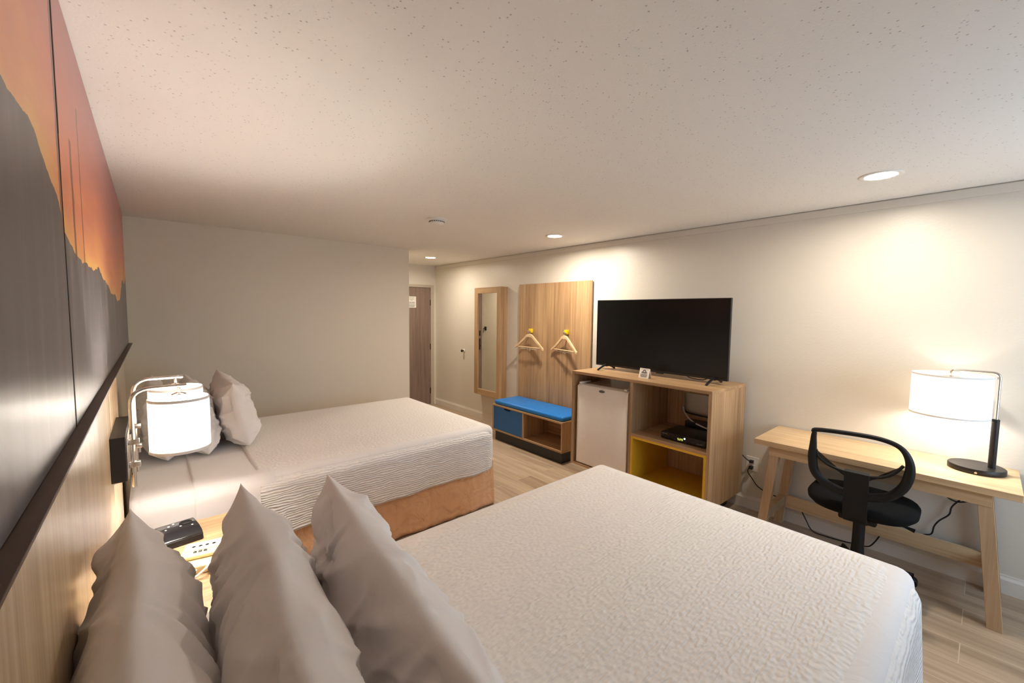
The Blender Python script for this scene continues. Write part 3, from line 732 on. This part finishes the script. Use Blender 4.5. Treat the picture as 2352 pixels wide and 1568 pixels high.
ST = thing('set_top_box', 'black cable box with lit digits on the cabinet shelf', 'cable box', (3.215, 1.575, .604), -.017)
bm = nb(); box(bm, 0, .30, -.19, .19, .008, .062, bev=.005); obj('case', bm, 'black', ST, 40)
obj('front_panel', one(-.004, 0, -.186, .186, .012, .058), 'gloss', ST)
for x in (.03, .27):
    for y in (-.15, .15):
        bm = nb(); lathe(bm, [(.012, 0), (.012, .01)], (x, y, 0), 12); obj('foot', bm, 'black', ST)
bm = nb(); segs = {'5': 'afgcd', '2': 'abged', '9': 'abcdfg'}
for k, ch_ in enumerate('529'):
    y0_ = .034-.016*k; z0_ = .022
    for q in segs[ch_]:
        yy, zz, hy, hz = {'a': (0, .014, .0045, .001), 'g': (0, .007, .0045, .001), 'd': (0, 0, .0045, .001), 'b': (-.005, .0105, .001, .0035), 'c': (-.005, .0035, .001, .0035), 'f': (.005, .0105, .001, .0035), 'e': (.005, .0035, .001, .0035)}[q]
        box(bm, -.0046, -.004, y0_+yy-hy, y0_+yy+hy, z0_+zz-hz, z0_+zz+hz)
obj('display_digits', bm, 'digits', ST)
bm = nb(); lathe(bm, [(.0, -.003), (.006, -.003), (.006, 0)], (-.004, -.02, .043), 16, 'x'); obj('status_light', bm, 'blueled', ST, 40)
obj('card_slot', one(-.0055, -.004, .13, .175, .046, .050), 'inkgrey', ST)
obj('card_slot', one(-.0055, -.004, -.165, -.12, .024, .028), 'inkgrey', ST)
rt = thing('network_box', 'small black box behind the cable box in the cabinet', 'cable box', (3.60, 1.58, .604), 0)
obj('case', one(0, .12, -.16, .17, 0, .09, bev=.006), 'black', rt)
bm = nb(); tube(bm, crom([(3.80, 1.86, .93), (3.765, 1.85, .80), (3.70, 1.80, .74), (3.62, 1.68, .69), (3.56, 1.53, .672)]), .007, 10)
tag(obj('white_cable', bm, 'white', None, 60), 'pale cable curving down behind the cable box', 'cable')
bm = nb(); tube(bm, crom([(3.80, 1.87, .90), (3.77, 1.86, .80), (3.755, 1.83, .742), (3.75, 1.70, .728), (3.75, 1.53, .72), (3.72, 1.46, .70)]), .008, 10)
tag(obj('black_cable', bm, 'black', None, 60), 'thick black cable running across the cabinet back opening', 'cable')

# ------------------------------------------------------------------ bench with blue cushion
BN = thing('storage_bench', 'low oak bench with blue cushion and blue drawer under the hanger panel', 'bench', (3.304, 3.558, 0))
bl, bd = .607, .44
obj('plinth', one(.03, bd-.02, -bl+.03, bl-.03, 0, .126), 'plinth', BN)
obj('top', one(0, bd, -bl, bl, .446, .466, bev=.0015), 'oak_y', BN)
obj('bottom_panel', one(0, bd, -bl, bl, .126, .146, bev=.0015), 'oak_y', BN)
for y in (-bl, bl-.02): obj('side_panel', one(0, bd, y, y+.02, .146, .446, bev=.0015), 'oak_z', BN)
obj('divider', one(0, bd-.01, .018, .038, .146, .446, bev=.0015), 'oak_z', BN)
obj('back_panel', one(bd-.012, bd, -bl+.02, bl-.02, .146, .446), 'oak_y', BN)
bm = nb(); pts = [(.042, .15), (.583, .15), (.583, .442)]+[(.385, .442)]+[(.385-.012*k/1, .442-.022*math.sin(PI/2*min(1, k/3))) for k in range(1, 4)]+[(.275, .42), (.263, .425), (.25, .442), (.042, .442)]
prism(bm, pts, .004, .022, 'x'); obj('drawer', bm, 'bluelam', BN)
obj('drawer_shade_sheet', one(.026, .03, .042, .583, .15, .442), 'ink', BN)  # dark sheet standing in for the shade behind the drawer front
bm = nb(); box(bm, .012, bd-.01, -bl+.012, bl-.02, .466, .522, bev=.022, seg=4); obj('cushion', bm, 'blue', BN, 50)

# ------------------------------------------------------------------ hanger panel, hooks, hangers
HP = thing('hanger_panel', 'tall oak wall panel with two yellow hooks above the bench', 'wall panel', (W, 3.584, 0))
obj('board', one(-.034, -.016, -.615, .615, .16, 2.021, bev=.0015), 'oak_z', HP)
obj('backing', one(-.016, 0, -.595, .607, .2, 2.005), 'darkwood', HP)
HK = [(3.94, 1.41), (3.32, 1.418)]
for y, z in HK:
    bm = nb(); box(bm, -.074, -.034, y-3.584-.024, y-3.584+.024, z-.026, z+.026, bev=.004)
    hk = obj('hook', bm, 'yellowplastic', HP, 40)
    bm = nb(); lathe(bm, [(.008, 0), (.008, -.03), (.011, -.032), (.011, -.037)], (-.074, y-3.584-.012, z-.012), 14, 'x'); obj('peg', bm, 'chrome', hk, 40)
def hanger(label, loc, rz):
    t = thing('coat_hanger', label, 'hanger', loc, rz, 'wooden hangers on the oak panel')
    # wooden shoulders along y, curved, top at z=-.05
    bm = nb(); half = []
    for s in (1, -1):
        P = crom([(0, 0, -.062), (0, s*.045, -.068), (0, s*.12, -.125), (-.004, s*.20, -.185), (-.012, s*.262, -.225)], 8)
        rr = [.024-.010*(k/(len(P)-1)) for k in range(len(P))]
        prev = None
        for k, p in enumerate(P):
            a = [bm.verts.new((p.x+dx*.011, p.y, p.z+dz*rr[k])) for dx, dz in ((-1, -.8), (-1, .8), (0, 1.0), (1, .8), (1, -.8), (0, -1.0))]
            if prev:
                for q in range(6): bm.faces.new((prev[q], prev[(q+1) % 6], a[(q+1) % 6], a[q]))
            else: st_ = a
            prev = a
        bm.faces.new(prev)
    obj('shoulders', bm, 'hangerwood', t, 50)
    bm = nb(); tube(bm, [(-.006, -.235, -.215), (-.006, .235, -.215)], .007, 10); obj('trouser_bar', bm, 'hangerwood', t, 60)
    bm = nb(); tube(bm, fillet([(0, 0, -.05), (0, 0, -.012), (.0, 0, 0), (-.02, 0, .012), (-.03, 0, .0)], .01), .0028, 8); obj('hook', bm, 'chrome', t, 60)
    bm = nb(); tube(bm, [(-.006, -.16, -.235), (-.006, .16, -.235)], .0022, 8)
    for y in (-.15, .15): tube(bm, [(-.006, y, -.235), (-.006, y, -.215)], .0022, 8)
    obj('wire_bar', bm, 'chrome', t, 60)
    for y in (-.02, .02):
        bm = nb(); box(bm, -.014, .002, y-.008, y+.008, -.26, -.228, bev=.002); obj('clip', bm, 'chrome', t)
    return t
hanger('pale wooden hanger on the hook nearer the mirror', (3.695, 3.90, 1.412), 0)
hanger('pale wooden hanger on the hook nearer the television, one shoulder swung forward', (3.69, 3.29, 1.42), math.radians(-14))

# ------------------------------------------------------------------ framed mirror
MR = thing('wall_mirror', 'tall narrow mirror in a deep oak frame on the wall by the entry', 'mirror', (W, 4.792, 1.21))
mh, mw, fw = .795, .31, .085
for y in (-mw, mw-fw): obj('frame_stile', one(-.126, 0, y, y+fw, -mh, mh, bev=.003), 'oak_z', MR)
for z in (-mh, mh-fw): obj('frame_rail', one(-.126, 0, -mw+fw, mw-fw, z, z+fw, bev=.003), 'oak_y', MR)
obj('glass', one(-.112, -.106, -mw+fw, mw-fw, -mh+fw, mh-fw), 'mirror', MR)

# ------------------------------------------------------------------ outlet with two plugs
OU = thing('wall_outlet', 'white wall outlet between the cabinet and the desk', 'outlet', (W, 1.248, .39))
obj('cover_plate', one(-.006, 0, -.049, .049, -.06, .06, bev=.002), 'white', OU)
for z in (-.024, .024): obj('receptacle', one(-.009, -.006, -.02, .02, z-.016, z+.016, bev=.003), 'white', OU)
CR = thing('power_cord', 'short black cord plugged in the top of the outlet, running behind the cabinet', 'cord', (W, 1.248, .39))
obj('plug', one(-.04, -.0095, -.014, .016, .012, .036, bev=.005), 'black', CR)
bm = nb(); tube(bm, crom([(-.036, 0, .024), (-.045, .03, .04), (-.03, .09, .075), (-.02, .16, .09)]), .005, 8); obj('cable', bm, 'black', CR, 60)
CR2 = thing('power_cord', 'black cord plugged in the bottom of the outlet, trailing under the desk', 'cord', (0, 0, 0))
obj('plug', one(W-.045, W-.0095, 1.234, 1.264, .35, .376, bev=.005), 'black', CR2)
bm = nb(); tube(bm, crom([(3.77, 1.26, .362), (3.755, 1.262, .33), (3.75, 1.23, .29), (3.74, 1.17, .23), (3.765, 1.08, .19), (3.775, 1.0, .186), (3.775, .92, .185), (3.77, .885, .155), (3.76, .84, .08), (3.75, .79, .012), (3.74, .70, .010), (3.76, .60, .008), (3.775, .54, .012), (3.775, .46, .03), (3.77, .40, .155)]), .0045, 8); obj('cable', bm, 'black', CR2, 60)

# ------------------------------------------------------------------ desk
DK = thing('desk', 'light oak desk with slanted legs against the right wall', 'desk', (3.262, .45, 0))
dl, dw = .616, .536
obj('top', one(0, dw, -dl, dl, .724, .761, bev=.002), 'desk_y', DK)
obj('apron', one(.03, .052, -dl+.10, dl-.09, .654, .724, bev=.001), 'desk_y', DK)
obj('apron', one(dw-.05, dw-.03, -dl+.10, dl-.09, .654, .724, bev=.001), 'desk_y', DK)
def leg(x0, x1, yt, yb, wd=.058):
    bm = nb(); v = []
    for z, yc, xs in ((0, yb, 0), (.724, yt, 0)):
        v.append([bm.verts.new((x0, yc-wd/2, z)), bm.verts.new((x1, yc-wd/2, z)), bm.verts.new((x1, yc+wd/2, z)), bm.verts.new((x0, yc+wd/2, z))])
    for k in range(4): bm.faces.new((v[0][k], v[0][(k+1) % 4], v[1][(k+1) % 4], v[1][k]))
    bm.faces.new(v[0][::-1]); bm.faces.new(v[1])
    bmesh.ops.bevel(bm, geom=bm.edges[:], offset=.0015, segments=1, affect='EDGES'); return bm
for yt, yb in ((-.488, -.566), (.488, .566)):
    obj('leg', leg(.035, .085, yt, yb), 'desk_z', DK); obj('leg', leg(dw-.08, dw-.03, yt, yb), 'desk_z', DK)
    s = 1 if yt > 0 else -1
    obj('side_rail', one(.085, dw-.08, s*.545-.02, s*.545+.02, .16, .235, bev=.0015), 'desk_z', DK)
obj('stretcher', one(dw-.07, dw-.045, -.53, .53, .14, .235, bev=.0015), 'desk_y', DK)
LC = thing('hanging_cord', 'black lamp cord hanging under the right end of the desk', 'cord', (0, 0, 0))
bm = nb(); tube(bm, crom([(3.76, -.05, .66), (3.76, -.035, .55), (3.765, .01, .522), (3.765, .06, .498), (3.765, .10, .507), (3.765, .108, .523), (3.768, .085, .535)]), .0045, 8); obj('loop', bm, 'black', LC, 60)
bm = nb(); tube(bm, crom([(3.772, .01, .55), (3.772, .05, .515), (3.775, .085, .455), (3.775, .095, .40), (3.775, .135, .345), (3.775, .155, .30), (3.775, .165, .245), (3.775, .20, .225), (3.775, .285, .185), (3.775, .345, .172), (3.772, .385, .165), (3.765, .42, .148)]), .0045, 8); obj('cable', bm, 'black', LC, 60)

# desk lamp
LP = thing('desk_lamp', 'desk lamp with a white drum shade and round dark base at the desk end', 'lamp', (3.605, .0, .761))
bm = nb(); lathe(bm, [(.0, 0), (.116, 0), (.118, .003), (.118, .026), (.115, .030), (.0, .030)], (0, 0, 0), 48); obj('base', bm, 'bronze', LP, 40)
bm = nb(); lathe(bm, [(.006, -.002), (.006, .002)], (-.1175, .0, .012), 10, 'x'); obj('usb_port', bm, 'chrome', LP)
bm = nb(); lathe(bm, [(.016, .029), (.016, .31), (.014, .312)], (0, -.058, 0), 24); obj('sleeve', bm, 'bronze', LP, 40)
bm = nb(); tube(bm, fillet([(0, -.058, .31), (0, -.058, .575), (0, .13, .575), (0, .13, .535)], .03, 8), .0085, 14); obj('arm', bm, 'chrome', LP, 60)
bm = nb(); r, z0, z1 = .172, .305, .548; lathe(bm, [(r, z0), (r, z1), (r-.002, z1), (r-.002, z0), (r, z0)], (0, .13, 0), 72); s = obj('shade', bm, 'shade', LP, 40)
for z in (z0+.003, z1-.003):
    bm = nb(); lathe(bm, [(r+.001, z-.005), (r+.001, z+.005), (r-.003, z+.005), (r-.003, z-.005), (r+.001, z-.005)], (0, .13, 0), 72); obj('shade_rim', bm, 'paper', s, 40)
bm = nb(); lathe(bm, [(.0, .540), (.036, .538), (.036, .534), (.020, .53), (.022, .395), (.0, .395)], (0, .13, 0), 24); obj('socket_cup', bm, 'chrome', LP, 40)
bm = nb()
for k in range(3):
    a = 2*PI*k/3+2.0; tube(bm, [(0, .13, .535), ((r-.002)*math.cos(a), .13+(r-.002)*math.sin(a), .537)], .0016, 6)
obj('spider', bm, 'chrome', s)
bm = nb(); bmesh.ops.create_uvsphere(bm, u_segments=20, v_segments=12, radius=.03)
for v in bm.verts: v.co += Vector((0, .13, .365))
obj('bulb', bm, 'bulb', LP, 180)
light('desk_lamp_glow', 'POINT', (3.605, .13, .761+.365), .9, (1.0, .97, .93), shadow_soft_size=.035)
light('desk_lamp_down_glow', 'SPOT', (3.605, .13, .761+.365), 3.8, (1.0, .97, .93), shadow_soft_size=.035, spot_size=math.radians(160), spot_blend=.5)

# ------------------------------------------------------------------ office chair
CH = thing('office_chair', 'black mesh back office chair at the desk', 'chair', (3.27, .455, 0), math.radians(2))
for k in range(5):
    a = 2*PI*k/5+math.radians(20); mt_ = Matrix.Rotation(a, 4, 'Z')
    bm = nb(); P = [mt_ @ Vector(p) for p in ((.03, 0, .10), (.12, 0, .095), (.30, 0, .07))]; tube(bm, P, [.022, .02, .014], 10)
    lg = obj('base_arm', bm, 'chairblack', CH, 60)
    bm = nb(); c = mt_ @ Vector((.31, 0, 0))
    for dx in (-.016, .016):
        lathe(bm, [(.0, dx-.010), (.022, dx-.010), (.027, dx-.005), (.027, dx+.005), (.022, dx+.010), (.0, dx+.010)], (0, 0, 0), 20, 'x')
    rot = Matrix.Translation((c.x, c.y, .0275)) @ Matrix.Rotation(a+.9, 4, 'Z')
    for v in bm.verts: v.co = rot @ v.co
    tube(bm, [(c.x, c.y, .0275), (c.x, c.y, .078)], .008, 8); obj('caster', bm, 'chairblack', lg, 40)
bm = nb(); lathe(bm, [(.045, .075), (.045, .12), (.036, .14), (.031, .24), (.030, .40), (.021, .405), (.02, .44)], (0, 0, 0), 24); obj('gas_column', bm, 'chairblack', CH, 40)
obj('column_ring', (lambda b: (lathe(b, [(.022, .408), (.026, .413), (.022, .418)], (0, 0, 0), 24), b)[1])(nb()), 'chrome', CH, 40)
bm = nb(); box(bm, -.13, .10, -.09, .09, .415, .475, bev=.012); tube(bm, [(.02, -.08, .425), (.03, -.20, .415), (.03, -.245, .405)], [.006, .007, .012], 10); obj('tilt_mechanism', bm, 'chairblack', CH, 40)
bm = nb()   # seat cushion: rounded squarish pad
n = 48
def sq(a, hx, hy, e=2.8):
    c_, s_ = math.cos(a), math.sin(a); return (hx*math.copysign(abs(c_)**(2/e), c_), hy*math.copysign(abs(s_)**(2/e), s_))
rings = []
for hx, hy, z in ((.02, .02, .452), (.18, .19, .446), (.225, .24, .452), (.245, .262, .475), (.248, .265, .50), (.235, .25, .522), (.19, .20, .532), (.08, .09, .526), (.01, .01, .524)):
    rings.append([bm.verts.new((p[0]+.02, p[1], z+.022+.012*(p[0]/.25)*(-1 if p[0] > .1 else 0))) for p in (sq(2*PI*k/n, hx, hy) for k in range(n))])
for r0, r1 in zip(rings, rings[1:]):
    for k in range(n): bm.faces.new((r0[k], r0[(k+1) % n], r1[(k+1) % n], r1[k]))
bm.faces.new(rings[0]); bm.faces.new(rings[-1]); obj('seat', bm, 'blackfab', CH, 180)
# back: frame loop in a plane leaning slightly away from the desk
def bk(y, z): return Vector((-.225-.16*(z-.62)-.25*max(0, abs(y)-.0)**2*-.35, y, z))
loop = [(.190, .970), (.0, .982), (-.11, .975), (-.178, .945), (-.212, .88), (-.215, .80), (-.190, .715), (-.125, .645), (.0, .612), (.125, .635), (.195, .695), (.212, .78), (.210, .88), (.206, .945)]
P = crom([bk(y, z) for y, z in loop], 6, True)
rr = []
for p in P: rr.append(.013+.011*max(0, min(1, (.95-p.z)/.15)))
bm = nb(); tube(bm, P, rr, 12, True); obj('back_frame', bm, 'chairblack', CH, 180)
rail = [(.195, .845), (.180, .80), (.115, .757), (.0, .740), (-.09, .752), (-.15, .79), (-.190, .85)]
bm = nb(); Q = crom([bk(*p) for p in rail], 6); tube(bm, Q, .008, 10); obj('lumbar_rail', bm, 'chairblack', CH, 180)
off = Vector((.004, 0, 0))
def fan(c, edge, mat, name):
    bm = nb(); cc = bm.verts.new(bk(*c)+off); V = [bm.verts.new(p+off) for p in edge]
    for k in range(len(V)-1): bm.faces.new((cc, V[k], V[k+1]))
    bm.faces.new((cc, V[-1], V[0])); obj(name, bm, mat, CH, 180)
up_ = [p for p in P if p.z > .80]; lo_ = [p for p in P if p.z <= .86]
k0 = next(k for k in range(len(P)) if P[k].z <= .85 and P[k-1].z > .85); R_ = P[k0:]+P[:k0]
n0 = next(k for k in range(len(R_)) if R_[k].z > .85)
fan((0, .88), R_[n0:]+Q[::-1] if (R_[-1]-Q[-1]).length < (R_[-1]-Q[0]).length else R_[n0:]+Q, 'mesh', 'back_mesh')
fan((0, .68), R_[:n0]+(Q if (R_[n0-1]-Q[0]).length < (R_[n0-1]-Q[-1]).length else Q[::-1]), 'mesh_dense', 'lumbar_mesh')
bm = nb()
S = crom([(-.06, 0, .435), (-.17, 0, .44), (-.228, 0, .51), bk(0, .62)-Vector((.012, 0, 0)), bk(0, .70)-Vector((.012, 0, 0)), bk(0, .76)-Vector((.010, 0, 0))], 6)
prev = None
for k, p in enumerate(S):
    wd = .055; a = [bm.verts.new((p.x-.012, -wd, p.z-.004)), bm.verts.new((p.x-.012, wd, p.z-.004)), bm.verts.new((p.x+.012, wd, p.z+.004)), bm.verts.new((p.x+.012, -wd, p.z+.004))]
    if prev:
        for q in range(4): bm.faces.new((prev[q], prev[(q+1) % 4], a[(q+1) % 4], a[q]))
    else: bm.faces.new(a)
    prev = a
bm.faces.new(prev[::-1]); obj('back_spine', bm, 'chairblack', CH, 40)
